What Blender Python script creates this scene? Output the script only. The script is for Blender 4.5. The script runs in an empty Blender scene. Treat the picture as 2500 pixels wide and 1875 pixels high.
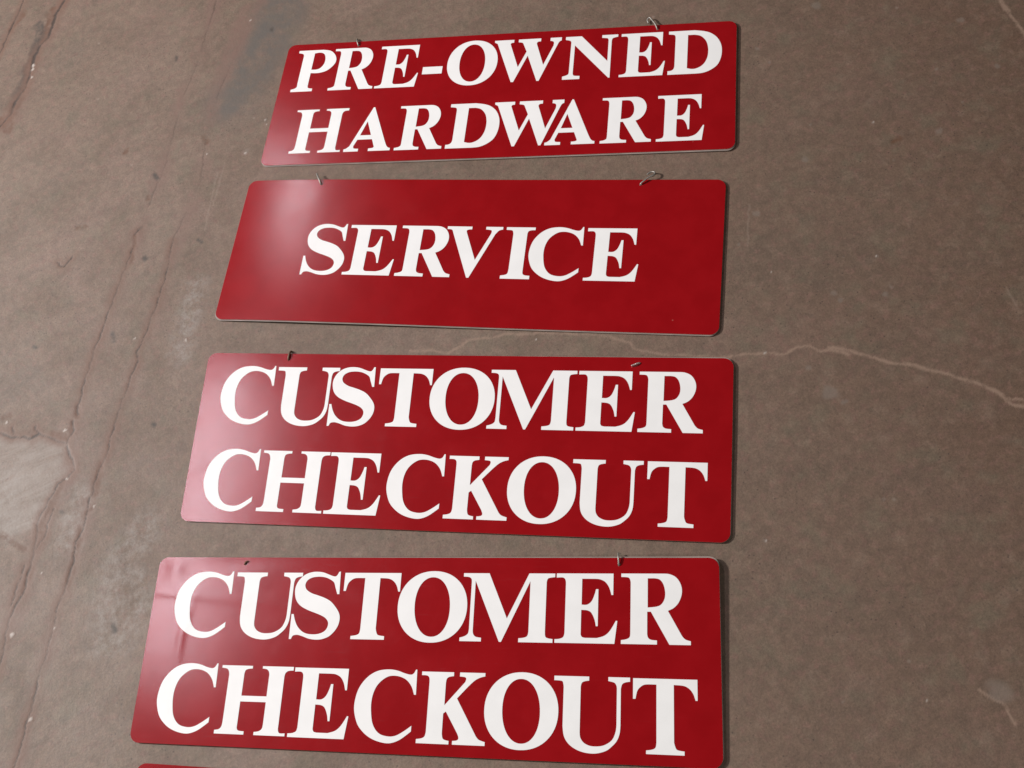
import bpy, math, random
import numpy as np
from mathutils import Vector, Matrix
from mathutils.geometry import delaunay_2d_cdt

random.seed(7)
scene = bpy.context.scene
C = scene.collection

# ------------------------------------------------------------------ camera
cam_d = bpy.data.cameras.new('camera')
cam = bpy.data.objects.new('camera', cam_d)
C.objects.link(cam)
cam_d.sensor_width = 36.0
cam_d.lens = 2670.35 / 2500.0 * 36.0
cam_d.clip_start = 0.05
cam_d.clip_end = 200.0
_f = Vector((0.0, 0.44834249, -0.89386185))
_r = Vector((0.9204567, -0.34936104, -0.17523222))
_u = Vector((0.39084456, 0.82276113, 0.41267985))
cam.matrix_world = Matrix(((_r.x, _u.x, -_f.x, 0.0), (_r.y, _u.y, -_f.y, 0.0),
                           (_r.z, _u.z, -_f.z, 1.65618264), (0, 0, 0, 1)))
scene.camera = cam

# ------------------------------------------------------------------ world and lamps
world = bpy.data.worlds.new('World')
scene.world = world
world.use_nodes = True
bg = world.node_tree.nodes['Background']
bg.inputs['Color'].default_value = (0.95, 0.90, 0.86, 1)
bg.inputs['Strength'].default_value = 0.04


def area(name, loc, sx, sy, energy, color, direction=None, aim=None):
    """ceiling lamp or added fill; hangs level with its long side along `direction`, or is tilted towards `aim`"""
    d = bpy.data.lights.new(name, 'AREA')
    d.shape = 'RECTANGLE'
    d.size, d.size_y = sx, sy
    d.energy = energy
    d.color = color
    o = bpy.data.objects.new(name, d)
    C.objects.link(o)
    o.location = loc
    if aim:
        o.rotation_euler = (Vector(aim) - Vector(loc)).to_track_quat('-Z', 'Y').to_euler()
    else:
        o.rotation_euler = (0, 0, math.atan2(direction[1], direction[0]))
    return o


area('ceiling_strip_lamp', (-0.80, 3.94, 3.0), 0.60, 0.18, 10.0, (1.0, 0.92, 1.0), direction=(-0.47, -0.88))
area('ceiling_strip_lamp', (-1.635, 2.375, 3.0), 1.46, 0.18, 32.0, (1.0, 0.91, 1.0), direction=(-0.47, -0.88))
area('side_panel_lamp', (-6.0, 4.3, 4.6), 1.0, 0.7, 870.0, (1.0, 0.985, 0.96), aim=(0, 0.9, 0))
area('rear_fill_light', (1.2, -3.2, 3.4), 1.5, 0.8, 55.0, (1.0, 0.97, 0.93), aim=(0.2, 0.8, 0))  # added fill behind the camera to even out the light, no known fixture

scene.view_settings.view_transform = 'Standard'
scene.view_settings.look = 'None'
scene.view_settings.exposure = 0.0
scene.view_settings.gamma = 1.0
scene.view_settings.use_curve_mapping = False
scene.render.engine = 'CYCLES'
scene.cycles.max_bounces = 6

# ------------------------------------------------------------------ measured outlines and floor marks (metres / inches)
GLYPHS = {
    'C': ["3.739,4.229 3.773,2.748 3.655,2.744 3.469,3.211s 3.153,3.577s 2.776,3.765s 2.371,3.833s 1.978,3.782s 1.605,3.552s 1.287,3.185s 1.103,2.704s 1.043,2.189s 1.087,1.641s 1.214,1.06s 1.46,0.641s 1.805,0.382s 2.327,0.286s 2.75,0.359s 3.12,0.565s 3.411,0.769s 3.646,0.951 3.641,0.623 3.372,0.401s 3.046,0.158s 2.712,-0.008s 2.331,-0.099s 1.856,-0.059s 1.326,0.094s 0.863,0.348s 0.417,0.759s 0.163,1.218s 0,1.84s 0.031,2.473s 0.185,3.032s 0.488,3.519s 0.886,3.89s 1.38,4.124s 2.011,4.201s 2.537,4.136s 2.99,3.99s 3.355,3.92s 3.544,4.005s 3.66,4.227"],
    'U': ["0.012,4.15 2.067,4.15 2.067,3.92 1.842,3.884s 1.65,3.793s 1.583,3.579 1.583,0.999 1.631,0.711s 1.828,0.45s 2.16,0.298s 2.525,0.271s 2.925,0.327s 3.278,0.505s 3.508,0.739s 3.651,1.116s 3.693,1.448 3.693,3.537 3.651,3.704s 3.522,3.848s 3.187,3.923 3.187,4.15 4.449,4.15 4.449,3.918 4.172,3.868s 3.994,3.757s 3.921,3.502 3.921,1.456 3.877,1s 3.715,0.603s 3.448,0.306s 3.1,0.047s 2.545,-0.11s 1.98,-0.099s 1.488,0.025s 1.069,0.256s 0.787,0.555s 0.644,0.882s 0.581,1.337 0.581,3.527 0.554,3.696s 0.462,3.864s 0.012,3.894"],
    'S': ["2.942,4.229 2.997,2.793 2.861,2.79 2.693,3.23s 2.56,3.545s 2.22,3.763s 1.892,3.869s 1.512,3.896s 1.11,3.842s 0.817,3.678s 0.69,3.453s 0.704,3.23s 0.842,3.026s 1.183,2.826s 1.575,2.706s 2.065,2.54s 2.499,2.312s 2.878,1.932s 3.105,1.603s 3.192,1.273s 3.152,0.9s 3.025,0.608s 2.868,0.39s 2.593,0.135s 2.182,-0.029s 1.755,-0.069s 1.315,-0.018s 0.925,0.112s 0.602,0.198s 0.385,0.193s 0.238,0.127s 0.155,-0.06 0.015,-0.064 0,1.496 0.141,1.498 0.273,1.109s 0.481,0.739s 0.785,0.45s 1.149,0.288s 1.65,0.252s 2.072,0.339s 2.356,0.531s 2.474,0.813s 2.443,1.061s 2.26,1.275s 1.992,1.425s 1.599,1.574s 1.076,1.752s 0.574,1.994s 0.249,2.303s 0.087,2.68s 0.041,3.125s 0.146,3.509s 0.356,3.815s 0.641,4.044s 1.002,4.177s 1.376,4.214s 1.79,4.171s 2.185,4.033s 2.447,3.941s 2.638,3.921s 2.758,4.036s 2.832,4.215"],
    'T': ["0.004,4.15 3.68,4.15 3.68,2.984 3.566,2.98 3.438,3.35s 3.212,3.634s 2.889,3.791s 2.337,3.824 2.337,0.681 2.392,0.479s 2.516,0.281s 2.918,0.216 2.918,0 0.765,0 0.765,0.193 1.096,0.247s 1.29,0.356s 1.347,0.603 1.347,3.82 0.722,3.81s 0.445,3.675s 0.252,3.439s 0.149,2.996 0.004,2.991"],
    'O': ["2.247,4.251s 2.9,4.167s 3.488,3.899s 3.971,3.42s 4.281,2.837s 4.414,2.212s 4.359,1.463s 4.045,0.754s 3.576,0.249s 2.969,-0.032s 2.341,-0.101s 1.615,-0.003s 0.903,0.31s 0.362,0.879s 0.066,1.583s 0,2.213s 0.132,2.891s 0.496,3.492s 1.017,3.969s 1.604,4.191s", "2.278,3.924s 2.69,3.824s 3.043,3.49s 3.273,2.945s 3.334,2.275s 3.262,1.523s 3.006,0.854s 2.651,0.392s 2.189,0.237s 1.697,0.37s 1.333,0.817s 1.146,1.48s 1.099,2.149s 1.18,2.952s 1.392,3.464s 1.761,3.831s"],
    'M': ["0.032,4.15 1.646,4.15 2.867,1.399 4.136,4.15 5.733,4.15 5.733,3.929 5.46,3.894s 5.289,3.829s 5.224,3.627 5.224,0.63 5.249,0.39s 5.372,0.272s 5.701,0.22 5.701,0 3.626,0 3.626,0.231 3.927,0.268s 4.152,0.364s 4.223,0.607 4.223,3.673 2.576,0 2.446,0 0.8,3.683 0.8,0.651 0.842,0.439s 1.003,0.275s 1.34,0.222 1.34,0 0.008,0 0.008,0.206 0.322,0.305s 0.515,0.462s 0.561,0.737 0.561,3.617 0.525,3.804s 0.366,3.912s 0.032,3.938"],
    'E': ["0.02,4.15 3.47,4.15 3.47,2.863 3.363,2.861 3.224,3.3s 2.992,3.634s 2.667,3.798s 2.349,3.83 1.582,3.83 1.582,2.27 1.915,2.276s 2.18,2.483s 2.356,2.906s 2.428,3.202 2.574,3.205 2.574,1.012 2.461,1.009 2.374,1.401s 2.177,1.793s 1.933,1.934s 1.567,1.96 1.567,0.514 1.644,0.371s 1.823,0.318 2.527,0.318 2.988,0.465s 3.323,0.781s 3.648,1.345 3.734,1.327 3.574,0 0.007,0 0.007,0.209 0.294,0.236s 0.525,0.345s 0.597,0.574 0.597,3.554 0.56,3.766s 0.412,3.9s 0.02,3.894"],
    'R': ["0.009,4.15 2.358,4.15 2.866,4.123s 3.299,3.901s 3.563,3.449s 3.596,2.954s 3.418,2.458s 3.12,2.125s 2.779,1.954 3.589,0.511 3.784,0.315s 4.093,0.222 4.093,0 2.86,0 1.778,1.894 1.565,1.889 1.565,0.585 1.622,0.384s 1.799,0.267s 2.136,0.235 2.136,0 0.028,0 0.028,0.217 0.334,0.273s 0.542,0.399s 0.578,0.644 0.578,3.609 0.535,3.796s 0.412,3.92s 0.009,3.943", "1.592,3.866 1.979,3.872 2.293,3.802s 2.516,3.515s 2.62,3.061s 2.583,2.648s 2.382,2.315s 2.077,2.186s 1.592,2.136"],
    'K': ["0.073,4.15 2.046,4.15 2.046,3.925 1.77,3.873s 1.627,3.758s 1.583,3.536 1.583,2.216 2.762,3.592 2.812,3.77s 2.737,3.879s 2.416,3.914 2.416,4.15 3.961,4.15 3.961,3.958 3.572,3.836s 3.161,3.538s 2.324,2.634 3.597,0.513 3.785,0.328s 4.146,0.213 4.146,0 2.196,0 2.196,0.204 2.478,0.249s 2.564,0.389s 2.463,0.643 1.697,1.862 1.544,1.736 1.544,0.609 1.601,0.353s 1.72,0.251s 1.983,0.196 1.983,0 0.005,0 0.005,0.229 0.322,0.284s 0.507,0.399s 0.571,0.66 0.571,3.55 0.541,3.793s 0.395,3.922s 0.073,3.936"],
    'H': ["0.018,4.15 2.036,4.15 2.036,3.985 1.771,3.955s 1.585,3.862s 1.531,3.641 1.531,2.316 3.173,2.316 3.173,3.644 3.113,3.839s 2.962,3.966s 2.691,4.003 2.691,4.15 4.719,4.15 4.719,3.929 4.4,3.898s 4.222,3.762s 4.169,3.543 4.169,0.408 4.219,0.242s 4.338,0.161s 4.635,0.172 4.635,0 2.638,0 2.638,0.183 2.942,0.237s 3.136,0.393s 3.175,0.671 3.175,1.965 1.51,1.965 1.51,0.398 1.564,0.271s 1.704,0.213s 1.996,0.194 1.996,0 0.073,0 0.073,0.216 0.357,0.27s 0.505,0.446s 0.539,0.748 0.539,3.568 0.485,3.787s 0.35,3.937s 0.018,3.994"],
    'P': ["0.03,4.15 2.096,4.15 2.75,4.001s 3.166,3.618s 3.373,3.145s 3.337,2.69s 3.015,2.213s 2.624,1.928s 2.068,1.796s 1.435,1.822 1.435,0.543 1.515,0.336s 1.88,0.256 1.88,0 0.058,0 0.058,0.237 0.34,0.321s 0.515,0.474s 0.511,0.8 0.511,3.619 0.461,3.748s 0.356,3.839s 0.03,3.921", "1.425,3.814 1.737,3.877 2.056,3.835s 2.302,3.631s 2.435,3.204s 2.409,2.706s 2.176,2.306s 1.861,2.159s 1.425,2.164"],
    'A': ["1.793,4.15 1.903,4.15 3.174,0.95 3.389,0.468s 3.557,0.273s 3.72,0.22 3.72,0 1.983,0 1.983,0.247 2.248,0.266s 2.398,0.354s 2.352,0.545 2.149,1.1 0.974,1.1 0.749,0.519 0.757,0.393s 0.847,0.279s 1.186,0.25 1.186,0 0.009,0 0.009,0.236 0.183,0.292s 0.421,0.502", "1.522,2.813 1.998,1.505 1.124,1.505"],
    'W': ["0.042,4.15 1.586,4.15 1.586,3.871 1.404,3.848s 1.328,3.724 2.128,1.432 2.679,2.909 2.387,3.619 2.28,3.809s 1.951,3.884 1.951,4.15 3.729,4.15 3.729,3.858 3.499,3.831s 3.413,3.661 4.109,1.526 4.757,3.356 4.775,3.645s 4.689,3.797s 4.474,3.864 4.474,4.15 5.36,4.15 5.36,3.843 5.191,3.727s 5.07,3.444 3.894,0 3.724,0 2.808,2.503 1.906,0 1.72,0 0.278,3.83 0.042,3.971"],
    'N': ["0.025,4.15 1.261,4.15 3.399,1.601 3.374,3.622 3.338,3.758s 3.253,3.831s 2.858,3.888 2.858,4.15 4.09,4.15 4.09,3.925 3.788,3.846s 3.66,3.753s 3.62,3.539 3.666,0 3.559,0 0.789,3.287 0.818,0.581 0.858,0.416s 0.971,0.329s 1.368,0.291 1.368,0 0.034,0 0.034,0.302 0.301,0.383s 0.478,0.503s 0.512,0.729 0.487,3.508 0.46,3.678s 0.342,3.786s 0.025,3.873"],
    'D': ["0.026,4.15 1.973,4.15 2.629,4.027s 3.155,3.813s 3.631,3.36s 3.927,2.729s 4.016,2.084s 3.951,1.389s 3.708,0.742s 3.233,0.3s 2.678,0.051s 2.092,0 0.05,0 0.05,0.343 0.307,0.374s 0.482,0.522s 0.545,0.77 0.545,3.463 0.519,3.693s 0.409,3.814s 0.026,3.871", "1.473,3.72 1.985,3.72 2.379,3.604s 2.672,3.325s 2.89,2.924s 3.008,2.274s 2.973,1.575s 2.781,1.017s 2.483,0.657s 2.079,0.461s 1.771,0.453 1.473,0.542"],
    'I': ["0.028,4.15 2.123,4.15 2.123,3.935 1.811,3.914s 1.629,3.821s 1.574,3.623 1.574,0.573 1.613,0.4s 1.767,0.299s 2.108,0.271 2.108,0 0.017,0 0.017,0.244 0.342,0.304s 0.517,0.429s 0.561,0.728 0.561,3.575 0.526,3.756s 0.427,3.9s 0.028,3.932"],
    'V': ["0.037,4.15 1.862,4.15 1.862,3.923 1.619,3.902s 1.484,3.809s 1.529,3.61 2.401,1.433 3.291,3.556 3.332,3.737s 3.263,3.882s 2.891,3.933 2.891,4.15 4.133,4.15 4.133,3.945 3.854,3.851s 3.605,3.523 2.132,0 1.971,0 0.5,3.635 0.419,3.835s 0.292,3.907s 0.037,3.923"],
}
DARK_CRACKS = [
    (0.0021, [(-0.6757,2.2053),(-0.6915,2.1758),(-0.7076,2.1497),(-0.7243,2.1256),(-0.7415,2.0968),(-0.7659,2.0594)]),
    (0.0047, [(-0.5849,2.1519),(-0.6124,2.1202),(-0.6264,2.0906),(-0.6414,2.0607),(-0.6655,2.0455),(-0.6827,2.0187),(-0.6936,1.9876),(-0.7055,1.9624),(-0.72,1.9378),(-0.7413,1.9184),(-0.7581,1.8895),(-0.7958,1.8591)]),
    (0.0019, [(-0.5529,1.4581),(-0.5637,1.4521)]),
    (0.0010, [(-0.5745,1.4212),(-0.5924,1.3933),(-0.6205,1.348)]),
    (0.0017, [(-0.6205,1.348),(-0.6365,1.3232),(-0.654,1.2947),(-0.6671,1.2703),(-0.687,1.241),(-0.7077,1.2023),(-0.722,1.1787),(-0.7307,1.1583),(-0.7361,1.1427),(-0.7445,1.1368),(-0.7449,1.1174)]),
    (0.0021, [(-0.7568,1.1096),(-0.7578,1.0908),(-0.7716,1.077),(-0.7771,1.0683),(-0.7761,1.0523),(-0.7744,1.0396)]),
    (0.0014, [(-0.7744,1.0396),(-0.7702,1.024),(-0.7725,1.0115),(-0.7881,1.0034),(-0.8066,1.0009),(-0.8163,0.9861),(-0.8285,0.9743),(-0.8436,0.9589),(-0.8561,0.94),(-0.8634,0.9103),(-0.8741,0.8826),(-0.8874,0.8572),(-0.8974,0.833),(-0.9171,0.8133),(-0.9335,0.7902),(-0.9443,0.7585),(-0.9542,0.7328),(-0.9692,0.701)]),
    (0.0010, [(-0.4959,1.3997),(-0.5209,1.3381)]),
    (0.0014, [(-0.5209,1.3381),(-0.5318,1.3196),(-0.5521,1.2814),(-0.572,1.2516),(-0.5891,1.2265),(-0.6022,1.2074),(-0.6159,1.1935),(-0.6156,1.1757),(-0.6336,1.1521),(-0.6455,1.1261),(-0.6604,1.1089),(-0.6744,1.0835),(-0.6854,1.0606),(-0.6977,1.0472),(-0.7016,1.0275),(-0.7095,1.0157),(-0.7192,1.0024),(-0.7301,0.9905),(-0.7399,0.9766),(-0.7476,0.9568),(-0.7572,0.9431),(-0.7645,0.9252),(-0.7772,0.8946),(-0.7957,0.8774),(-0.8065,0.8437),(-0.8157,0.8261),(-0.828,0.8),(-0.8471,0.7804),(-0.8566,0.7517),(-0.867,0.7347),(-0.8773,0.7093),(-0.8932,0.6844),(-0.9061,0.6551),(-0.9234,0.6199),(-0.9323,0.6092),(-0.9426,0.5808),(-0.962,0.5474)]),
    (0.0022, [(-0.8977,1.1513),(-0.8716,1.1268),(-0.8522,1.1214),(-0.8398,1.1086),(-0.823,1.1131),(-0.8155,1.1052),(-0.8008,1.0923),(-0.7888,1.0789),(-0.7761,1.0696)]),
    (0.0020, [(-0.7238,1.4638),(-0.7227,1.455),(-0.713,1.4461),(-0.7038,1.4538),(-0.6929,1.4617)]),
    (0.0012, [(-0.8283,1.1297),(-0.8244,1.119),(-0.8213,1.1088)]),
    (0.0017, [(-0.8679,1.1499),(-0.8688,1.1343)]),
    (0.0009, [(-0.8219,0.9582),(-0.8352,0.9356),(-0.8468,0.9126),(-0.8649,0.8967)]),
    (0.0008, [(-0.8897,0.8761),(-0.9108,0.8388),(-0.9259,0.8148)]),
]
STAINS = [
    (0.0094, [(-0.6145,2.1419),(-0.6413,2.0898),(-0.686,2.0103),(-0.7295,1.9206),(-0.775,1.872)]),
    (0.0139, [(-0.7777,1.8856),(-0.7681,1.8561)]),
    (0.0049, [(-0.7415,1.1399),(-0.7461,1.1153)]),
    (0.0090, [(-0.7935,1.0977),(-0.7724,1.0809)]),
    (0.0050, [(-0.8818,1.176),(-0.87,1.1732)]),
    (0.0041, [(-0.7572,1.1072),(-0.7661,1.085)]),
    (0.0053, [(-0.68,2.1664),(-0.7153,2.1325)]),
    (0.0036, [(-0.67,1.5237),(-0.6517,1.5228)]),
    (0.0046, [(-0.5405,1.6601),(-0.5339,1.6657)]),
    (0.0036, [(-0.5158,1.5287),(-0.5186,1.5236)]),
    (0.0045, [(-0.3762,1.6173),(-0.3731,1.6007)]),
    (0.0026, [(-0.5625,1.4494),(-0.5815,1.3919)]),
    (0.0031, [(-0.7484,0.9285),(-0.7646,0.9244)]),
    (0.0024, [(-0.7881,1.0034),(-0.8066,1.0009)]),
    (0.0024, [(0.1227,1.3274),(0.1227,1.3274)]),
    (0.0041, [(0.7813,0.9769),(0.7933,0.9774)]),
    (0.0063, [(-0.7198,1.0035),(-0.741,0.9547)]),
    (0.0064, [(-0.7993,0.9977),(-0.85,0.9301)]),
    (0.0054, [(-0.7788,0.8985),(-0.8172,0.8137)]),
    (0.0046, [(-0.8767,0.8626),(-0.8967,0.8327)]),
    (0.0040, [(-0.9235,0.9545),(-0.8849,0.9055)]),
]
DIRT = [
    (0.0135, [(-0.65,2.1083),(-0.6692,2.0528),(-0.7114,1.9733),(-0.7524,1.8962)]),
    (0.0045, [(-0.4956,1.5763),(-0.4893,1.5608)]),
    (0.0029, [(-0.3834,1.8515),(-0.3849,1.8448)]),
    (0.0028, [(-0.1722,1.8191),(-0.1734,1.8147)]),
    (0.0026, [(-0.5525,1.46),(-0.5467,1.4623)]),
    (0.0037, [(-0.7583,0.7078),(-0.7572,0.6986)]),
    (0.0024, [(-0.811,0.9451),(-0.808,0.9405)]),
    (0.0024, [(-0.6158,1.0369),(-0.6145,1.032)]),
    (0.0026, [(-0.4451,1.3789),(-0.4409,1.3716)]),
    (0.0026, [(-0.5562,1.3903),(-0.5537,1.386)]),
    (0.0021, [(-0.6505,1.2536),(-0.6512,1.2378)]),
    (0.0026, [(-0.8041,1.2995),(-0.7983,1.2939)]),
]
GREY = [
    (0.0422, [(-0.136,1.8622),(-0.1953,1.782),(-0.2581,1.7192),(-0.2955,1.6802)]),
    (0.0280, [(-0.1725,1.832),(-0.2092,1.765)]),
]
TINTS = [
    (0.0087, [(-0.2636,1.9632),(-0.3413,1.8152),(-0.3953,1.7355),(-0.4669,1.589),(-0.5467,1.4623),(-0.608,1.3547),(-0.6623,1.2737),(-0.711,1.1937),(-0.7438,1.1275),(-0.7661,1.0589),(-0.7834,0.9988),(-0.8377,0.957),(-0.8849,0.8584),(-0.936,0.7742)]),
    (0.0076, [(-0.1706,1.9086),(-0.2365,1.8307),(-0.3349,1.6902),(-0.375,1.6075),(-0.4084,1.5136),(-0.4962,1.3793),(-0.5491,1.2761),(-0.6053,1.1893),(-0.6594,1.1057),(-0.7027,1.0297),(-0.7431,0.9639),(-0.7851,0.8853),(-0.822,0.8081),(-0.8645,0.7366),(-0.9043,0.653),(-0.9569,0.5486)]),
    (0.0104, [(-0.5763,2.1607),(-0.6363,2.0736),(-0.7045,1.9568),(-0.7681,1.8561)]),
    (0.0048, [(-0.2096,1.9052),(-0.2738,1.8018),(-0.3303,1.7234)]),
]
SEAMS = [
    (0.0012, [(-0.2636,1.9632),(-0.3413,1.8152),(-0.3953,1.7355),(-0.4669,1.589),(-0.5257,1.4993),(-0.5529,1.4581)]),
    (0.0009, [(-0.2365,1.8307),(-0.3349,1.6902),(-0.375,1.6075),(-0.4084,1.5136),(-0.4959,1.3997)]),
]
SCRATCHES = [
    (0.0011, [(-0.3537,1.5285),(-0.3992,1.444)]),
    (0.0011, [(-0.3725,1.5165),(-0.4281,1.396)]),
    (0.0007, [(0.5045,0.9727),(0.4669,0.8982)]),
    (0.0011, [(-0.3004,1.2696),(-0.3585,1.1627)]),
    (0.0008, [(0.7969,0.64),(0.7926,0.6078)]),
    (0.0011, [(-0.727,1.4163),(-0.7125,1.4253)]),
]
BLEACH = [
    (0.0197, [(-0.6738,0.852),(-0.7204,0.81),(-0.7551,0.7567),(-0.7727,0.6906)]),
    (0.0104, [(-0.7072,0.7661),(-0.7058,0.7207),(-0.7472,0.6799)]),
    (0.0126, [(-0.7675,0.9584),(-0.8125,0.8816)]),
    (0.0114, [(-0.8946,1.0408),(-0.9162,0.9513)]),
    (0.0100, [(-0.4736,1.2776),(-0.5353,1.1555)]),
]
PALE_CRACKS = [
    (0.0020, [(0.3468,0.7207),(0.3723,0.713),(0.4013,0.702),(0.4299,0.6852),(0.4529,0.6891)]),
    (0.0022, [(0.4529,0.6891),(0.471,0.6833),(0.4814,0.6678),(0.4967,0.6619),(0.52,0.6418)]),
    (0.0030, [(0.4992,0.6667),(0.5231,0.6477),(0.5442,0.6287),(0.5554,0.6159),(0.5741,0.5982),(0.6032,0.5813),(0.6155,0.5667),(0.6397,0.5466),(0.663,0.5213),(0.6841,0.4972),(0.6939,0.4759),(0.699,0.4597),(0.7234,0.4427)]),
    (0.0012, [(0.6939,0.4759),(0.7293,0.4523)]),
    (0.0016, [(-0.1419,0.97),(-0.1058,0.9526),(-0.0814,0.9338),(-0.0607,0.9378),(-0.0387,0.9431),(0.0005,0.9276),(0.0213,0.9254),(0.0827,0.8972),(0.1516,0.8619),(0.1825,0.8434),(0.2088,0.8168),(0.2151,0.8001),(0.2492,0.7726),(0.3431,0.7215)]),
    (0.0042, [(1.0993,1.1739),(1.0958,1.1367),(1.0912,1.0627)]),
    (0.0011, [(0.4344,0.1053),(0.4542,0.075),(0.454,0.0462)]),
]
PALE_SPOTS = [(0.0132, 0.4638, 0.5941), (0.0063, 0.5088, 0.9495), (0.0059, 0.5511, 0.753), (0.0046, 0.5546, 0.7357), (0.0045, 0.6229, 0.7138), (0.0051, 0.4527, 0.6475), (0.0032, 0.6382, 0.7217), (0.0105, 0.8099, 1.3174), (0.0056, 0.6338, 1.0135), (0.0074, 0.8601, 0.959), (0.0063, 1.0152, 1.1569), (0.0054, 1.0148, 1.036), (0.0038, 0.6696, 1.2786), (0.0037, 0.6746, 1.2379), (0.0028, 0.6752, 1.0759), (0.0035, 0.5098, 0.9499), (0.0034, 0.2557, 0.1612), (0.0022, 0.3622, 0.1193), (0.0026, 0.6459, 0.7845), (0.003, 0.4523, 0.4023), (0.003, 0.2601, 0.4169), (0.005, 0.4741, 0.5719), (0.0034, 0.9242, 0.9944), (0.0035, 0.924, 1.0809), (0.0028, 0.4545, 0.9091), (0.0033, 0.4026, 0.7036), (0.0161, 0.4566, 0.0925), (0.0035, -0.6508, 0.6109), (0.0079, -0.3058, 1.5363)]
CHIPS = [(0.0026, -0.7751, 1.097), (0.0023, -0.8783, 1.1618), (0.0041, -0.688, 1.9985), (0.004, -0.6895, 1.9891), (0.003, -0.6951, 1.9668), (0.0024, -0.2099, 1.8677), (0.0022, -0.2483, 1.5924), (0.0022, -0.2495, 1.5815), (0.0022, -0.3806, 1.5697), (0.002, 0.4022, 0.703), (0.0016, 0.6447, 0.7851), (0.0017, 0.4779, 0.8337), (0.0024, -0.7898, 1.0026), (0.0023, -0.7493, 0.9281), (0.003, -0.9301, 0.7643), (0.0029, -0.9216, 0.6137), (0.0019, -0.8569, 0.7459), (0.0024, -0.5196, 1.1739), (0.0021, -0.6118, 1.2243), (0.0021, 0.7721, 1.0291), (0.0016, 0.4022, 0.703), (0.0014, 0.3619, 0.12), (0.0026, -0.3063, 1.5343), (0.0015, 0.2623, 0.4145)]
PATCH = [(-0.9234, 1.1704), (-0.8977, 1.1513), (-0.8716, 1.1268), (-0.8522, 1.1214), (-0.8398, 1.1086), (-0.823, 1.1131), (-0.8155, 1.1052), (-0.8008, 1.0923), (-0.7888, 1.0789), (-0.7761, 1.0696), (-0.7761, 1.0523), (-0.7702, 1.024), (-0.7725, 1.0115), (-0.7881, 1.0034), (-0.8066, 1.0009), (-0.8163, 0.9861), (-0.8285, 0.9743), (-0.8561, 0.94), (-0.88, 0.9353), (-0.9099, 0.9421), (-0.9538, 0.9598)]

INCH = 0.0254


# ------------------------------------------------------------------ helpers
def tag(o, label=None, cat=None, group=None, kind=None):
    if label: o['label'] = label
    if cat: o['category'] = cat
    if group: o['group'] = group
    if kind: o['kind'] = kind
    return o


def link(name, me, parent=None):
    o = bpy.data.objects.new(name, me)
    C.objects.link(o)
    if parent: o.parent = parent
    return o


class NT:
    def __init__(self, name):
        self.m = bpy.data.materials.new(name)
        self.m.use_nodes = True
        self.t = self.m.node_tree
        self.b = self.t.nodes['Principled BSDF']

    def n(self, kind, **kw):
        nd = self.t.nodes.new(kind)
        for k, v in kw.items():
            if k in nd.inputs.keys():
                nd.inputs[k].default_value = v
            else:
                setattr(nd, k, v)
        return nd

    def l(self, a, b):
        self.t.links.new(a, b)

    def noise(self, vec, scale, detail=4, rough=0.55, dist=0.0):
        nd = self.n('ShaderNodeTexNoise', Scale=scale, Detail=detail, Roughness=rough, Distortion=dist)
        self.l(vec, nd.inputs['Vector'])
        return nd.outputs['Fac']

    def ramp(self, fac, a, b):
        nd = self.n('ShaderNodeMapRange')
        nd.interpolation_type = 'SMOOTHSTEP'
        nd.inputs['From Min'].default_value = a
        nd.inputs['From Max'].default_value = b
        self.l(fac, nd.inputs['Value'])
        return nd.outputs['Result']

    def mul(self, a, k):
        nd = self.n('ShaderNodeMath', operation='MULTIPLY')
        self.l(a, nd.inputs[0])
        if isinstance(k, (int, float)):
            nd.inputs[1].default_value = k
        else:
            self.l(k, nd.inputs[1])
        return nd.outputs[0]

    def add(self, a, b):
        nd = self.n('ShaderNodeMath', operation='ADD')
        self.l(a, nd.inputs[0])
        if isinstance(b, (int, float)):
            nd.inputs[1].default_value = b
        else:
            self.l(b, nd.inputs[1])
        return nd.outputs[0]

    def mix(self, fac, a, b, blend='MIX'):
        nd = self.n('ShaderNodeMix', data_type='RGBA', blend_type=blend)
        for s, v in ((0, fac), (6, a), (7, b)):
            if isinstance(v, (int, float)):
                nd.inputs[s].default_value = v
            elif isinstance(v, tuple):
                nd.inputs[s].default_value = (*v, 1)
            else:
                self.l(v, nd.inputs[s])
        return nd.outputs[2]

    def bump(self, h, strength, dist):
        nd = self.n('ShaderNodeBump', Strength=strength, Distance=dist)
        self.l(h, nd.inputs['Height'])
        self.l(nd.outputs['Normal'], self.b.inputs['Normal'])


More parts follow.
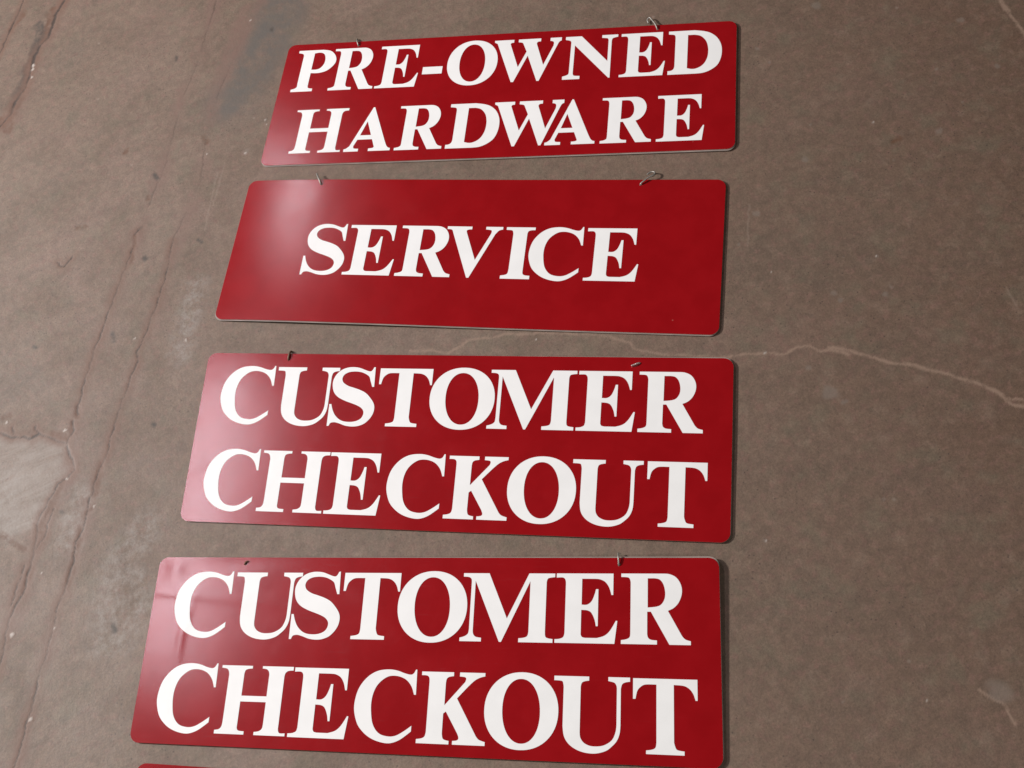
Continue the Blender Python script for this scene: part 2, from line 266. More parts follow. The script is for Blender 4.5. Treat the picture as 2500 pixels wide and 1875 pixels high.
# ------------------------------------------------------------------ materials
def m_floor():
    k = NT('worn_concrete')
    tc = k.n('ShaderNodeTexCoord').outputs['Object']
    mp = k.n('ShaderNodeMapping')
    k.l(tc, mp.inputs['Vector'])
    # the trowel marks run along the long cracks of the slab
    mp.inputs['Rotation'].default_value = (0, 0, math.radians(47))
    mp.inputs['Scale'].default_value = (0.22, 1.0, 1.0)
    streak = k.noise(mp.outputs[0], 26, 5, 0.6, 0.3)
    big = k.noise(tc, 1.6, 3, 0.5, 0.4)
    mid = k.noise(tc, 9, 5, 0.62, 0.3)
    mid2 = k.noise(tc, 31, 5, 0.65)
    fine = k.noise(tc, 240, 4, 0.75)
    hue = k.noise(tc, 70, 3, 0.6)
    hue2 = k.noise(tc, 17, 3, 0.6)
    grain = k.noise(tc, 420, 3, 0.8)
    blot = k.noise(tc, 55, 6, 0.72, 0.4)
    col = k.mix(k.ramp(big, 0.36, 0.64), (0.167, 0.112, 0.081), (0.190, 0.134, 0.100))
    lane = k.noise(tc, 4.2, 5, 0.6, 0.6)
    col = k.mix(k.mul(k.ramp(lane, 0.50, 0.66), 0.45), col, (0.215, 0.140, 0.112))
    col = k.mix(k.mul(k.ramp(lane, 0.46, 0.32), 0.40), col, (0.128, 0.098, 0.074))
    # browner concrete towards the right, plus light falloff painted into its colour
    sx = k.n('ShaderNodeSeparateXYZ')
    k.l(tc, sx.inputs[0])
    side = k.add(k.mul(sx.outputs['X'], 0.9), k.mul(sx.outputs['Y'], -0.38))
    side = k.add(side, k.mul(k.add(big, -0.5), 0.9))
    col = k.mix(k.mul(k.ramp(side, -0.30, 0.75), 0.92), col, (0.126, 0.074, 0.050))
    col = k.mix(k.mul(k.ramp(mid, 0.42, 0.66), 0.50), col, (0.131, 0.088, 0.061))
    col = k.mix(k.mul(k.ramp(mid2, 0.50, 0.74), 0.40), col, (0.233, 0.165, 0.125))
    col = k.mix(k.mul(k.ramp(streak, 0.50, 0.70), 0.32), col, (0.121, 0.082, 0.061))
    col = k.mix(k.mul(k.ramp(hue, 0.48, 0.70), 0.45), col, (0.199, 0.110, 0.088))
    col = k.mix(k.mul(k.ramp(hue2, 0.50, 0.72), 0.45), col, (0.145, 0.121, 0.083))
    col = k.mix(k.ramp(blot, 0.30, 0.70), k.mix(1.0, col, (0.86, 0.86, 0.86), 'MULTIPLY'),
                k.mix(1.0, col, (1.13, 1.12, 1.11), 'MULTIPLY'))
    col = k.mix(k.mul(k.ramp(fine, 0.30, 0.70), 0.9), k.mix(1.0, col, (0.87, 0.87, 0.87), 'MULTIPLY'),
                k.mix(1.0, col, (1.14, 1.13, 1.12), 'MULTIPLY'))
    col = k.mix(k.ramp(grain, 0.30, 0.70), k.mix(1.0, col, (0.89, 0.89, 0.88), 'MULTIPLY'),
                k.mix(1.0, col, (1.11, 1.11, 1.11), 'MULTIPLY'))
    # tiny pores and grains
    v = k.n('ShaderNodeTexVoronoi', Scale=95.0)
    k.l(tc, v.inputs['Vector'])
    dens = k.ramp(k.noise(tc, 6, 2), 0.42, 0.60)
    col = k.mix(k.mul(k.mul(k.ramp(v.outputs['Distance'], 0.18, 0.07), dens), 0.75), col, (0.065, 0.044, 0.036))
    v2 = k.n('ShaderNodeTexVoronoi', Scale=30.0)
    k.l(tc, v2.inputs['Vector'])
    sp = k.n('ShaderNodeSeparateColor')
    k.l(v2.outputs['Color'], sp.inputs[0])
    sel = k.ramp(sp.outputs[0], 0.90, 0.93)
    col = k.mix(k.mul(k.mul(k.ramp(v2.outputs['Distance'], 0.14, 0.03), sel), 0.35), col, (0.30, 0.24, 0.20))

    def at(nm):
        a = k.n('ShaderNodeAttribute')
        a.attribute_name = nm
        return a.outputs['Fac']
    pn = k.noise(tc, 60, 5, 0.7)
    col = k.mix(k.mul(at('patch'), k.ramp(k.noise(mp.outputs[0], 34, 6, 0.72, 0.5), 0.22, 0.72)), col, (0.262, 0.216, 0.184))
    col = k.mix(k.mul(at('grey'), k.ramp(k.noise(tc, 18, 6, 0.7), 0.25, 0.62)), col, (0.112, 0.094, 0.080))
    col = k.mix(k.mul(at('tint'), k.ramp(pn, 0.15, 0.65)), col, (0.178, 0.104, 0.080))
    col = k.mix(k.mul(at('scratch'), 0.28), col, (0.285, 0.215, 0.170))
    col = k.mix(k.mul(at('bleach'), k.ramp(k.noise(tc, 48, 6, 0.78, 0.05), 0.36, 0.78)), col, (0.275, 0.236, 0.208))
    col = k.mix(k.mul(at('stain'), k.ramp(pn, 0.30, 0.62)), col, (0.125, 0.062, 0.036))
    col = k.mix(k.mul(at('dirt'), k.ramp(pn, 0.25, 0.60)), col, (0.065, 0.050, 0.040))
    col = k.mix(k.mul(at('pale'), k.ramp(pn, 0.20, 0.55)), col, (0.285, 0.190, 0.140))
    col = k.mix(at('spot'), col, (0.200, 0.158, 0.130))
    col = k.mix(k.mul(at('edge'), k.mul(k.ramp(pn, 0.10, 0.55), 0.92)), col, (0.158, 0.084, 0.056))
    col = k.mix(k.mul(at('crack'), 0.92), col, (0.048, 0.031, 0.023))
    col = k.mix(at('chip'), col, (0.42, 0.36, 0.32))
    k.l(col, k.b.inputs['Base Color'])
    rn = k.n('ShaderNodeMapRange')
    k.l(mid, rn.inputs['Value'])
    rn.inputs['To Min'].default_value = 0.48
    rn.inputs['To Max'].default_value = 0.72
    k.l(rn.outputs['Result'], k.b.inputs['Roughness'])
    h = k.add(k.mul(fine, 0.35), k.add(k.mul(mid2, 0.9), k.mul(k.noise(tc, 95, 4, 0.7), 0.6)))
    k.bump(h, 0.42, 0.0016)
    return k.m


def m_red():
    k = NT('red_vinyl_face')
    tc = k.n('ShaderNodeTexCoord').outputs['Object']
    n1 = k.noise(tc, 14, 4, 0.6)
    n2 = k.noise(tc, 120, 4, 0.7)
    col = k.mix(k.ramp(n1, 0.35, 0.65), (0.262, 0.0026, 0.0050), (0.290, 0.0034, 0.0062))
    col = k.mix(k.mul(k.ramp(n2, 0.62, 0.80), 0.35), col, (0.235, 0.006, 0.008))
    # a few dust grains and rubbed spots
    v = k.n('ShaderNodeTexVoronoi', Scale=26.0)
    k.l(tc, v.inputs['Vector'])
    sp = k.n('ShaderNodeSeparateColor')
    k.l(v.outputs['Color'], sp.inputs[0])
    m = k.mul(k.ramp(v.outputs['Distance'], 0.055, 0.02), k.ramp(sp.outputs[0], 0.80, 0.84))
    col = k.mix(k.mul(m, 0.6), col, (0.42, 0.12, 0.10))
    k.l(col, k.b.inputs['Base Color'])
    rr = k.n('ShaderNodeMapRange')
    k.l(k.noise(tc, 7, 3, 0.5, 0.0), rr.inputs['Value'])
    rr.inputs['To Min'].default_value = 0.17
    rr.inputs['To Max'].default_value = 0.23
    # fine wipe marks and scratches only change the gloss
    mp = k.n('ShaderNodeMapping')
    k.l(tc, mp.inputs['Vector'])
    mp.inputs['Rotation'].default_value = (0, 0, math.radians(38))
    mp.inputs['Scale'].default_value = (0.06, 1.0, 1.0)
    mp2 = k.n('ShaderNodeMapping')
    k.l(tc, mp2.inputs['Vector'])
    mp2.inputs['Rotation'].default_value = (0, 0, math.radians(-64))
    mp2.inputs['Scale'].default_value = (0.05, 1.0, 1.0)
    sc1 = k.mul(k.ramp(k.noise(mp.outputs[0], 260, 3, 0.6), 0.63, 0.72), 0.045)
    sc2 = k.mul(k.ramp(k.noise(mp2.outputs[0], 300, 3, 0.6), 0.65, 0.74), 0.045)
    smg = k.mul(k.ramp(k.noise(tc, 20, 4, 0.6, 0.0), 0.50, 0.78), 0.03)
    k.l(k.add(k.add(rr.outputs['Result'], smg), k.add(sc1, sc2)), k.b.inputs['Roughness'])
    k.b.inputs['IOR'].default_value = 1.5
    k.bump(k.add(k.mul(k.noise(tc, 11, 3, 0.5), 1.0), k.mul(n2, 0.02)), 0.12, 0.002)
    return k.m


def m_simple(name, col, rough, metal=0.0, var=0.12, scale=40, spec=None):
    k = NT(name)
    tc = k.n('ShaderNodeTexCoord').outputs['Object']
    nn = k.noise(tc, scale, 4, 0.6)
    a = tuple(c * (1 - var) for c in col)
    b = tuple(min(1, c * (1 + var)) for c in col)
    k.l(k.mix(k.ramp(nn, 0.3, 0.7), a, b), k.b.inputs['Base Color'])
    k.b.inputs['Roughness'].default_value = rough
    k.b.inputs['Metallic'].default_value = metal
    if spec is not None:
        k.b.inputs['Specular IOR Level'].default_value = spec
    return k.m


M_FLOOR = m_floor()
M_RED = m_red()
M_WHITE = m_simple('white_vinyl_letters', (0.86, 0.85, 0.838), 0.42, var=0.025, scale=18, spec=0.4)
M_LEDGE = m_simple('letter_cut_edge', (0.55, 0.40, 0.38), 0.6, var=0.05)
M_CORE = m_simple('pale_sheet_edge', (0.50, 0.24, 0.22), 0.45, var=0.12, scale=25)
M_BACK = m_simple('clear_backing_sheet', (0.30, 0.255, 0.225), 0.30, var=0.15, scale=20)
M_WIRE = m_simple('galvanised_wire', (0.30, 0.28, 0.25), 0.45, metal=0.5, var=0.25, scale=400)
M_RUST = m_simple('rusty_wire', (0.16, 0.09, 0.06), 0.6, metal=0.4, var=0.3, scale=500)
M_FOIL = m_simple('bright_wire', (0.80, 0.76, 0.72), 0.28, metal=0.7, var=0.1, scale=500)
M_HOLE = m_simple('punched_hole', (0.03, 0.008, 0.008), 0.8)


# ------------------------------------------------------------------ concrete floor
def vnoise(x, y, seed):
    """smooth lattice noise in -1..1 for numpy arrays"""
    xi = np.floor(x).astype(np.int64)
    yi = np.floor(y).astype(np.int64)
    xf, yf = x - xi, y - yi
    xf = xf * xf * (3 - 2 * xf)
    yf = yf * yf * (3 - 2 * yf)

    def hsh(a, b):
        h = (a * 374761393 + b * 668265263 + seed * 974634777) & 0xFFFFFFFF
        h = ((h ^ (h >> 13)) * 1274126177) & 0xFFFFFFFF
        return ((h ^ (h >> 16)) & 0xFFFF) / 32767.5 - 1.0
    a = hsh(xi, yi) * (1 - xf) + hsh(xi + 1, yi) * xf
    b = hsh(xi, yi + 1) * (1 - xf) + hsh(xi + 1, yi + 1) * xf
    return a * (1 - yf) + b * yf


def sstep(d, w0, w1):
    t = np.clip((w1 - d) / (w1 - w0), 0, 1)
    return t * t * (3 - 2 * t)


def build_floor():
    st = 0.0026
    xs = np.concatenate([[-9, -4, -2, -1.4], np.arange(-1.12, 1.30, st), [1.6, 2.2, 4, 9]])
    ys = np.concatenate([[-9, -4, -1.5, -0.5], np.arange(-0.12, 2.40, st), [2.8, 3.6, 5, 9]])
    nx, ny = len(xs), len(ys)
    X, Y = np.meshgrid(xs, ys)
    Wx = X + 0.0016 * vnoise(X / 0.011, Y / 0.011, 1) + 0.0009 * vnoise(X / 0.004, Y / 0.004, 2)
    Wy = Y + 0.0016 * vnoise(X / 0.011, Y / 0.011, 3) + 0.0009 * vnoise(X / 0.004, Y / 0.004, 4)
    wmod = 0.85 + 0.55 * vnoise(X / 0.022, Y / 0.022, 5) + 0.35 * vnoise(X / 0.007, Y / 0.007, 6)
    wmod = np.clip(wmod, 0.05, 2.0)

    def line_field(lines, soft, mod=None, wide=1.0):
        out = np.zeros_like(X)
        for w, pts in lines:
            w = w * wide
            for a, b in zip(pts[:-1], pts[1:]):
                m = w * 2.2 + soft + 0.01
                i0, i1 = np.searchsorted(xs, min(a[0], b[0]) - m), np.searchsorted(xs, max(a[0], b[0]) + m)
                j0, j1 = np.searchsorted(ys, min(a[1], b[1]) - m), np.searchsorted(ys, max(a[1], b[1]) + m)
                if i1 <= i0 or j1 <= j0: continue
                px, py = Wx[j0:j1, i0:i1], Wy[j0:j1, i0:i1]
                dx, dy = b[0] - a[0], b[1] - a[1]
                L = dx * dx + dy * dy + 1e-12
                t = np.clip(((px - a[0]) * dx + (py - a[1]) * dy) / L, 0, 1)
                d = np.hypot(px - a[0] - t * dx, py - a[1] - t * dy)
                ww = w * (wmod[j0:j1, i0:i1] if mod else 1.0)
                v = sstep(d, ww * 0.45, ww * 1.15 + soft)
                out[j0:j1, i0:i1] = np.maximum(out[j0:j1, i0:i1], v)
        return out

    def spot_field(spots, hard):
        out = np.zeros_like(X)
        for r, x, y in spots:
            m = r * 2.5
            i0, i1 = np.searchsorted(xs, x - m), np.searchsorted(xs, x + m)
            j0, j1 = np.searchsorted(ys, y - m), np.searchsorted(ys, y + m)
            if i1 <= i0 or j1 <= j0: continue
            d = np.hypot(Wx[j0:j1, i0:i1] - x, Wy[j0:j1, i0:i1] - y)
            d = d * (1 + 0.25 * vnoise(X[j0:j1, i0:i1] / r, Y[j0:j1, i0:i1] / r, 9))
            out[j0:j1, i0:i1] = np.maximum(out[j0:j1, i0:i1], sstep(d, r * hard, r * 1.25))
        return out

    crack = line_field(DARK_CRACKS, 0.0010, True, 0.66) * (0.55 + 0.45 * sstep(-vnoise(X / 0.03, Y / 0.03, 7), -0.1, 0.5))
    edge = line_field(DARK_CRACKS, 0.015, True, 2.2) * np.clip(0.75 + 0.4 * vnoise(X / 0.05, Y / 0.05, 8), 0, 1)
    stain = line_field(STAINS, 0.004, True)
    dirt = line_field(DIRT, 0.004, True)
    grey = line_field(GREY, 0.040, False)
    bleach = line_field(BLEACH, 0.030, False)
    tint = line_field(TINTS, 0.020, True) * np.clip(0.55 + 0.5 * vnoise(X / 0.06, Y / 0.06, 21), 0, 1)
    seam = line_field(SEAMS, 0.0010, True) * np.clip(0.45 + 0.9 * vnoise(X / 0.04, Y / 0.04, 22), 0, 1)
    crack = np.maximum(crack, seam * 0.6)
    scratch = line_field(SCRATCHES, 0.002, True)
    pale = line_field(PALE_CRACKS, 0.0022, True, 0.72) * 0.85
    spot = spot_field(PALE_SPOTS, 0.55) * 0.55
    rnd = random.Random(4)
    chips = list(CHIPS) + [(rnd.uniform(0.0010, 0.0016), rnd.uniform(-1.1, 1.2), rnd.uniform(-0.1, 2.3)) for _ in range(14)]
    chip = spot_field(chips, 0.5)
    # the bleached patch left of the cracks
    P = PATCH
    inside = np.zeros(X.shape, bool)
    for a, b in zip(P, P[1:] + P[:1]):
        c = ((a[1] > Wy) != (b[1] > Wy))
        with np.errstate(divide='ignore', invalid='ignore'):
            xi = a[0] + (Wy - a[1]) / (b[1] - a[1] if b[1] != a[1] else 1e-9) * (b[0] - a[0])
        inside ^= (c & (Wx < xi))
    patch = inside.astype(float)
    for _ in range(2):
        patch = (patch + np.roll(patch, 1, 0) + np.roll(patch, -1, 0) + np.roll(patch, 1, 1) + np.roll(patch, -1, 1)) / 5
    Z = (-0.0006 * crack - 0.0004 * stain - 0.0006 * patch + 0.0006 * chip
         + 0.0003 * vnoise(X / 0.12, Y / 0.12, 11) - 0.0003)
    co = np.stack([X, Y, Z], -1).reshape(-1, 3).astype(np.float32)
    idx = np.arange(nx * ny, dtype=np.int32).reshape(ny, nx)
    q = np.stack([idx[:-1, :-1], idx[:-1, 1:], idx[1:, 1:], idx[1:, :-1]], -1).reshape(-1, 4)
    me = bpy.data.meshes.new('floor')
    me.vertices.add(len(co))
    me.vertices.foreach_set('co', co.ravel())
    me.loops.add(q.size)
    me.loops.foreach_set('vertex_index', q.ravel())
    me.polygons.add(len(q))
    me.polygons.foreach_set('loop_start', np.arange(0, q.size, 4, dtype=np.int32))
    me.polygons.foreach_set('loop_total', np.full(len(q), 4, dtype=np.int32))
    me.update(calc_edges=True)
    me.polygons.foreach_set('use_smooth', np.ones(len(q), dtype=bool))
    for nm, a in (('crack', crack), ('edge', edge), ('stain', stain), ('dirt', dirt), ('grey', grey),
                  ('pale', pale), ('tint', tint), ('scratch', scratch), ('bleach', bleach), ('spot', spot), ('chip', chip), ('patch', patch)):
        at = me.attributes.new(nm, 'FLOAT', 'POINT')
        at.data.foreach_set('value', a.ravel().astype(np.float32))
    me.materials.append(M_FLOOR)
    o = link('floor', me)
    tag(o, kind='structure')
    return o


build_floor()


# ------------------------------------------------------------------ lettering outlines
def parse(s):
    out = []
    for t in s.split():
        sm = t.endswith('s')
        x, y = t.rstrip('s').split(',')
        out.append((float(x), float(y), sm))
    return out


def sample(l, n=4):
    pts = []
    N = len(l)
    for i in range(N):
        a, b = l[i], l[(i + 1) % N]
        pts.append((a[0], a[1]))
        if a[2] or b[2]:
            p0 = l[i - 1] if a[2] else a
            p3 = l[(i + 2) % N] if b[2] else b
            for j in range(1, n):
                t = j / n
                q = []
                for k in (0, 1):
                    q.append(.5 * (2 * a[k] + (b[k] - p0[k]) * t + (2 * p0[k] - 5 * a[k] + 4 * b[k] - p3[k]) * t * t
                                   + (-p0[k] + 3 * a[k] - 3 * b[k] + p3[k]) * t ** 3))
                pts.append(tuple(q))
    return pts


def superloop(cx, cy, rx, ry, lean=0.0, p=2.12, n=72):
    out = []
    for i in range(n):
        a = 2 * math.pi * i / n
        c, s = math.cos(a), math.sin(a)
        x = rx * math.copysign(abs(c) ** (2 / p), c)
        y = ry * math.copysign(abs(s) ** (2 / p), s)
        out.append((cx + x + lean * y, cy + y))
    return out


OUT = {k: [sample(parse(s)) for s in v] for k, v in GLYPHS.items()}
OUT['O'] = [superloop(2.205, 2.075, 2.20, 2.20), superloop(2.205, 2.06, 1.12, 1.83, -0.03)]
OUT['-'] = [[(0, 1.17), (1.6, 1.17), (1.6, 1.88), (0, 1.88)]]
WID = {k: max(p[0] for p in v[0]) for k, v in OUT.items()}


# ------------------------------------------------------------------ signs
def inside(p, loop):
    c = False
    x, y = p
    j = len(loop) - 1
    for i in range(len(loop)):
        xi, yi = loop[i]
        xj, yj = loop[j]
        if (yi > y) != (yj > y) and x < (xj - xi) * (y - yi) / (yj - yi) + xi:
            c = not c
        j = i
    return c


class Sign:
    """local frame: u (0..36 in) along the sign, v (0..12 in) up the sign; `corners` are the measured
    floor positions of TL, TR, BR, BL, `bend` is the height of the sheet above flat in metres"""
    def __init__(self, corners, bend):
        self.c = [Vector((x, y)) for x, y in corners]
        self.o = (self.c[0] + self.c[1] + self.c[2] + self.c[3]) / 4
        d = (self.c[1] + self.c[2]) - (self.c[0] + self.c[3])
        self.a = math.atan2(d.y, d.x)
        self.bend = bend

    def xy(self, u, v):
        s, t = u / 36.0, v / 12.0
        TL, TR, BR, BL = self.c
        w = (BL * (1 - s) + BR * s) * (1 - t) + (TL * (1 - s) + TR * s) * t - self.o
        ca, sa = math.cos(-self.a), math.sin(-self.a)
        return (w.x * ca - w.y * sa, w.x * sa + w.y * ca)

    def sheet(self, name, loops, z0, thick, grid, mats, parent, push=None):
        verts, edges = [], []
        for lp in loops:
            b = len(verts)
            verts += lp
            edges += [(b + i, b + (i + 1) % len(lp)) for i in range(len(lp))]
        u0, u1 = min(p[0] for p in loops[0]), max(p[0] for p in loops[0])
        v0, v1 = min(p[1] for p in loops[0]), max(p[1] for p in loops[0])
        nu, nv = int((u1 - u0) / grid) + 1, int((v1 - v0) / grid) + 1
        for i in range(nu):
            for j in range(nv):
                p = (u0 + (i + 0.5) * (u1 - u0) / nu, v0 + (j + 0.5) * (v1 - v0) / nv)
                if inside(p, loops[0]) and not any(inside(p, h) for h in loops[1:]):
                    near = min((p[0] - q[0]) ** 2 + (p[1] - q[1]) ** 2 for lp in loops for q in lp)
                    if near > (0.25 * grid) ** 2:
                        verts.append(p)
        r = delaunay_2d_cdt([Vector(p) for p in verts], edges, [], 0, 1e-5)
        pts, ed, tris, ov = r[0], r[1], r[2], r[3]
        keep = []
        for t in tris:
            c = (sum(pts[i][0] for i in t) / 3, sum(pts[i][1] for i in t) / 3)
            if inside(c, loops[0]) and not any(inside(c, h) for h in loops[1:]):
                keep.append(list(t))
        V, F, MI = [], [], []
        for p in pts:
            x, y = self.xy(p[0], p[1])
            V.append((x, y, z0 + self.bend(p[0], p[1])))
        # orient upwards
        for t in keep:
            a, b, c = (V[i] for i in t)
            if (b[0] - a[0]) * (c[1] - a[1]) - (b[1] - a[1]) * (c[0] - a[0]) < 0:
                t.reverse()
            F.append(tuple(t))
            MI.append(0)
        ntop = len(F)
        for k, lp in enumerate(loops):
            b = len(V)
            n = len(lp)
            for (u, v) in lp:
                x, y = self.xy(u, v)
                z = z0 + self.bend(u, v)
                V.append((x, y, z))
                V.append((x, y, z - thick))
            area2 = sum(lp[i][0] * lp[(i + 1) % n][1] - lp[(i + 1) % n][0] * lp[i][1] for i in range(n))
            ccw = (area2 > 0) == (k == 0)
            for i in range(n):
                j = (i + 1) % n
                f = (b + 2 * i, b + 2 * i + 1, b + 2 * j + 1, b + 2 * j)
                F.append(f if ccw else f[::-1])
                MI.append(1)
        me = bpy.data.meshes.new(name)
        me.from_pydata(V, [], F)
        for m in mats: me.materials.append(m)
        me.polygons.foreach_set('material_index', MI)
        me.polygons.foreach_set('use_smooth', [i < ntop for i in range(len(F))])
        me.update()
        # exact sheet normals on the top face, so the gloss follows the bend and not the triangulation
        e = 0.03
        nn = []
        for p in pts:
            u, v = p[0], p[1]
            ax, ay = self.xy(u + e, v)
            bx, by = self.xy(u - e, v)
            cx, cy = self.xy(u, v + e)
            dx, dy = self.xy(u, v - e)
            A = Vector((ax - bx, ay - by, self.bend(u + e, v) - self.bend(u - e, v)))
            B = Vector((cx - dx, cy - dy, self.bend(u, v + e) - self.bend(u, v - e)))
            nn.append(A.cross(B).normalized())
        ln = []
        for i, f in enumerate(F):
            for vi in f:
                ln.append(tuple(nn[vi]) if i < ntop else (0.0, 0.0, 0.0))
        me.normals_split_custom_set(ln)
        return link(name, me, parent)

    def tube(self, name, path, rad, mat, parent, flat=1.0):
        P = []
        for u, v, h in path:
            x, y = self.xy(u, v)
            P.append(Vector((x, y, 0.0034 + self.bend(u, v) + h)))
        # smooth the path
        Q = []
        for i in range(len(P) - 1):
            p0, p1, p2, p3 = P[max(i - 1, 0)], P[i], P[i + 1], P[min(i + 2, len(P) - 1)]
            for j in range(5):
                t = j / 5
                Q.append(.5 * (2 * p1 + (p2 - p0) * t + (2 * p0 - 5 * p1 + 4 * p2 - p3) * t * t + (-p0 + 3 * p1 - 3 * p2 + p3) * t ** 3))
        Q.append(P[-1])
        V, F = [], []
        n = 8
        side = None
        for i, q in enumerate(Q):
            d = (Q[min(i + 1, len(Q) - 1)] - Q[max(i - 1, 0)]).normalized()
            ref = side if side else (Vector((0, 0, 1)) if abs(d.z) < 0.9 else Vector((1, 0, 0)))
            b = (ref - d * ref.dot(d)).normalized()
            side = b
            c = d.cross(b)
            for k in range(n):
                a = 2 * math.pi * k / n
                V.append(q + b * rad * math.cos(a) + c * rad * flat * math.sin(a))
        for i in range(len(Q) - 1):
            for k in range(n):
                F.append((i * n + k, i * n + (k + 1) % n, (i + 1) * n + (k + 1) % n, (i + 1) * n + k))
        F.append(tuple(range(n - 1, -1, -1)))
        F.append(tuple((len(Q) - 1) * n + k for k in range(n)))
        me = bpy.data.meshes.new(name)
        me.from_pydata([tuple(v) for v in V], [], F)
        me.polygons.foreach_set('use_smooth', [True] * (len(F) - 2) + [False, False])
        me.materials.append(mat)
        me.update()
        return link(name, me, parent)


def rounded(u0, v0, u1, v1, r, n=8, step=1.0):
    out = []
    cs = [(u1 - r, v0 + r, -90), (u1 - r, v1 - r, 0), (u0 + r, v1 - r, 90), (u0 + r, v0 + r, 180)]
    for i, (cx, cy, a0) in enumerate(cs):
        for k in range(n + 1):
            a = math.radians(a0 + 90 * k / n)
            out.append((cx + r * math.cos(a), cy + r * math.sin(a)))
        a, b = out[-1], None
        nx = cs[(i + 1) % 4]
        a2 = math.radians(nx[2])
        b = (nx[0] + r * math.cos(a2), nx[1] + r * math.sin(a2))
        L = math.hypot(b[0] - a[0], b[1] - a[1])
        m = int(L / step)
        for k in range(1, m):
            out.append((a[0] + (b[0] - a[0]) * k / m, a[1] + (b[1] - a[1]) * k / m))
    return out


def circle(u, v, r, n=14):
    return [(u + r * math.cos(2 * math.pi * i / n), v + r * math.sin(2 * math.pi * i / n)) for i in range(n)]


def make_sign(label, corners, bend, back, lines, hooks, radii=0.62, group='red store signs laid out in a column', grid=0.42):
    s = Sign(corners, bend)
    root = bpy.data.objects.new('store_sign', None)
    C.objects.link(root)
    root.empty_display_size = 0.05
    root.location = (s.o.x, s.o.y, 0)
    root.rotation_euler = (0, 0, s.a)
    tag(root, label, 'sign', group)
    holes = [circle(6.0, 11.58, 0.085), circle(30.05, 11.58, 0.085)]
    face = s.sheet('face_panel', [rounded(0, 0, 36, 12, radii)] + holes, 0.0034, 0.0015, grid, [M_RED, M_CORE], root)
    # backing sheet: the same outline slipped a little from under the face
    du, dv, rot = back
    bo = [(u + du - rot * (v - 6), v + dv + rot * (u - 18)) for u, v in rounded(0, 0, 36, 12, radii)]
    bh = [[(u + du - rot * (v - 6), v + dv + rot * (u - 18)) for u, v in h] for h in holes]
    s.sheet('backing_panel', [bo] + bh, 0.0018, 0.0015, 0.8, [M_BACK, M_BACK], root)
    for word, pos, (b0, b1), cap, narrow in lines:
        for ch, x in zip(word, pos):
            k = cap / 4.15
            base = b0 + (b1 - b0) * (x / 36.0)
            kx = narrow if ch in 'ERHO' else 1.0   # the top sign is set in slightly narrower letters
            loops = [[(x + p[0] * kx, base + p[1] * k) for p in lp] for lp in OUT[ch]]
            o = s.sheet('letter', loops, 0.0034 + 0.00035, 0.00033, 0.5, [M_WHITE, M_LEDGE], root)
            o['label'] = 'white serif hyphen' if ch == '-' else 'white serif capital letter ' + ch
    for path, rad, mat, flat in hooks:
        s.tube('wire_hook', path, rad, mat, root, flat)
    return root


def oc(c):  # x of an O from its centre
    return c - 2.205


def rx(ch, right):  # x of a letter from its right end
    return right - WID[ch]


def bump1(x, c, w):
    return math.exp(-((x - c) / w) ** 2)


MM = 0.001


def ramp01(x, a, b):
    t = min(1.0, max(0.0, (x - a) / (b - a)))
    return t * t * (3 - 2 * t)


def bend1(u, v):
    return 1.5 * MM * (u / 36) ** 2


def bend2(u, v):
    """the left end of the sheet droops and is very slightly twisted"""
    e = max(0.0, 6.8 - u) / 6.8
    f = -4.4 * MM * e * e
    g = 0.90 + 0.10 * ramp01(v, 0, 12)
    dent = 0.22 * MM * math.exp(-((u - 4.9) ** 2 + (v - 10.6) ** 2) / 0.35)
    return 4.4 * MM + f * g - 3.6 * MM * ramp01(u, 7.5, 26) - dent


def bend3(u, v):
    wave = 0.12 * MM * math.sin(u * 0.7 + v * 0.4) * math.exp(-u / 5.0)
    return 1.8 * MM * (u / 36) ** 2 * (0.6 + 0.4 * v / 12) + wave


def bend4(u, v):
    """right end lifted off the floor, creases in the top left corner"""
    z = 6.0 * MM * (u / 36) ** 2 * (0.35 + 0.65 * v / 12)
    z += 0.60 * MM * math.exp(-((v - 9.7 + 0.10 * u) / 0.38) ** 2) * math.exp(-(u / 6.5) ** 2)
    z += 0.35 * MM * math.exp(-((u - 2.3 - 0.05 * (v - 6) ** 2) / 0.30) ** 2) * math.exp(-((v - 7.0) / 1.9) ** 2)
    z -= 0.60 * MM * math.exp(-(((u - 5.5) / 3.0) ** 2 + ((v - 11.6) / 0.55) ** 2))
    z += 0.45 * MM * math.exp(-(((u - 1.2) / 0.6) ** 2 + ((v - 11.2) / 0.6) ** 2))
    return z


make_sign('red sign reading PRE-OWNED HARDWARE, farthest at the top of the column',
          [(-0.1493, 1.7513), (0.6643, 1.3537), (0.5337, 1.0886), (-0.2877, 1.4857)], bend1, (0.02, -0.09, -0.0006),
          [('PRE-OWNED', [0.98, 4.15, 8.05, 11.80, 13.75, 17.33, 22.99, 27.33, 30.93], (7.11, 7.03), 4.22, 0.915),
           ('HARDWARE', [2.06, 6.58, 10.60, 14.58, 18.03, 22.20, 26.28, 30.38], (1.05, 0.84), 4.20, 0.915)],
          [([(6.02, 11.50, -0.003), (5.99, 11.60, 0.0015), (5.90, 11.85, 0.0035), (5.80, 12.08, 0.002), (5.74, 12.35, -0.002)], 0.0015, M_WIRE, 1.0),
           ([(30.05, 11.50, -0.003), (30.02, 11.62, 0.002), (29.86, 12.0, 0.004), (29.66, 12.35, 0.003), (29.42, 12.72, 0.002), (29.24, 12.58, 0.000), (29.34, 12.28, -0.001)], 0.0014, M_WIRE, 1.0)])
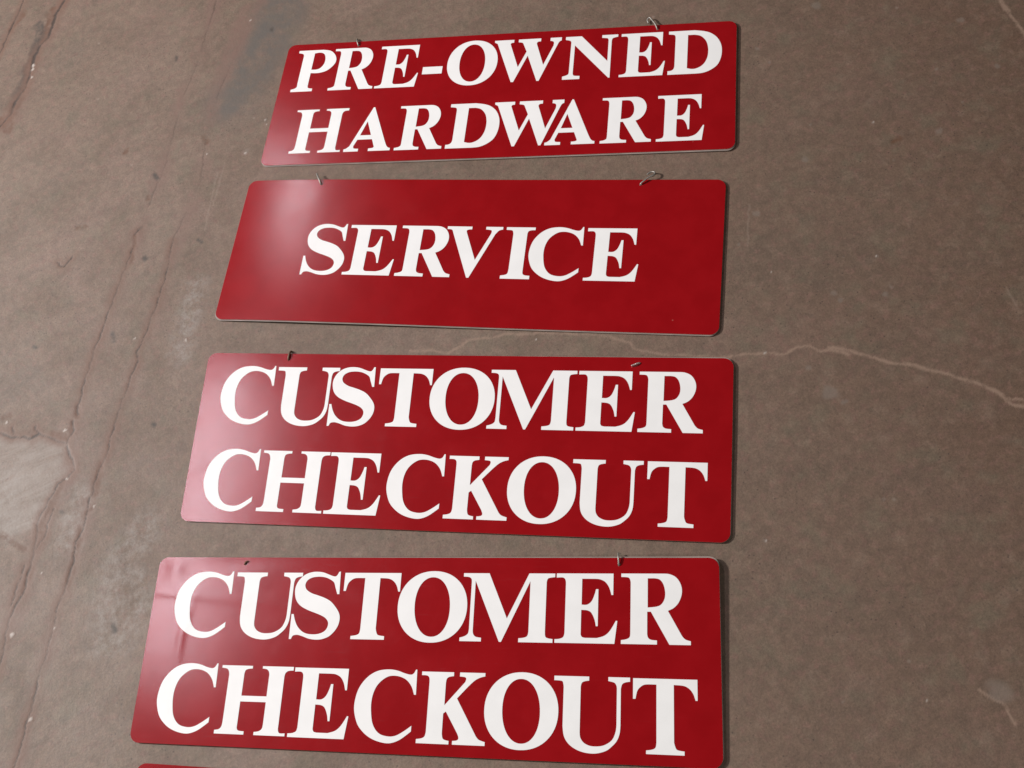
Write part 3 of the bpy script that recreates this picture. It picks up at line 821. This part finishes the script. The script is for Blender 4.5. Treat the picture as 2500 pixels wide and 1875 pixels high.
make_sign('red sign reading SERVICE, its single word between wide blank red margins',
          [(-0.3148, 1.4594), (0.4916, 1.0362), (0.3482, 0.7622), (-0.4578, 1.1911)], bend2, (-0.05, -0.075, 0.0),
          [('SERVICE', [5.85, 9.08, 13.02, 16.38, 20.75, rx('C', 26.38), 26.62], (3.84, 3.80), 4.17, 1.0)],
          [([(5.98, 11.50, -0.003), (5.93, 11.60, 0.0015), (5.80, 11.85, 0.0035), (5.62, 12.15, 0.003), (5.42, 12.50, 0.001)], 0.0016, M_WIRE, 1.0),
           ([(30.02, 11.50, -0.003), (30.06, 11.62, 0.002), (30.32, 11.85, 0.004), (30.62, 12.10, 0.0045), (30.95, 12.30, 0.004), (30.98, 12.55, 0.003), (30.70, 12.62, 0.001), (30.45, 12.40, 0.001)], 0.0014, M_WIRE, 1.0)])
make_sign('red sign reading CUSTOMER CHECKOUT, directly below the SERVICE sign',
          [(-0.4829, 1.127), (0.3514, 0.7125), (0.2119, 0.4328), (-0.6092, 0.8368)], bend3, (0.02, 0.03, 0.0030),
          [('CUSTOMER', [rx('C', 5.20), 5.37, 9.39, 12.70, oc(18.53), 20.34, 26.18, 30.10], (6.86, 6.86), 4.13, 1.0),
           ('CHECKOUT', [rx('C', 5.04), 5.23, 10.00, rx('C', 17.86), 18.04, oc(24.27), 26.17, 30.87], (0.85, 0.81), 4.13, 1.0)],
          [([(5.98, 11.50, -0.003), (5.97, 11.60, 0.0012), (6.0, 11.85, 0.0025), (6.03, 12.10, 0.001), (6.05, 12.22, -0.003)], 0.0019, M_RUST, 1.0),
           ([(29.56, 11.36, 0.0018), (29.78, 11.45, 0.0026), (30.02, 11.58, 0.001), (30.10, 11.63, -0.003)], 0.0022, M_FOIL, 0.55)])
make_sign('red sign reading CUSTOMER CHECKOUT with a creased glossy corner, lowest whole sign',
          [(-0.6542, 0.7875), (0.1859, 0.4173), (0.0619, 0.1401), (-0.7694, 0.5145)], bend4, (0.04, 0.05, 0.0030),
          [('CUSTOMER', [rx('C', 5.33), 5.54, 9.55, 12.80, oc(18.62), 20.46, 26.27, 30.20], (6.73, 6.79), 4.24, 1.0),
           ('CHECKOUT', [rx('C', 5.18), 5.42, 10.22, rx('C', 18.03), 18.24, oc(24.45), 26.34, 30.96], (0.78, 0.60), 4.19, 1.0)],
          [([(5.98, 11.48, -0.003), (5.95, 11.56, 0.0012), (6.02, 11.68, 0.0016), (6.14, 11.74, 0.0010)], 0.0014, M_RUST, 1.0),
           ([(30.06, 11.48, -0.003), (30.05, 11.58, 0.0015), (30.04, 11.85, 0.0035), (30.02, 12.10, 0.003), (30.01, 12.30, -0.001)], 0.0014, M_WIRE, 1.0)], grid=0.22)
# fifth sign, only the tip of its top edge shows at the bottom of the photograph
_tl = Vector((-0.7620, 0.4790))
_ex = Vector((math.cos(math.radians(-25.2)), math.sin(math.radians(-25.2))))
_ey = Vector((-_ex.y, _ex.x))
W5, H5 = 36 * INCH, 12 * INCH
_c = [_tl, _tl + _ex * W5, _tl + _ex * W5 - _ey * H5, _tl - _ey * H5]
make_sign('red sign almost wholly below the picture, a sliver of its top edge showing',
          [tuple(p) for p in _c], bend1, (0, 0, 0), [], [])
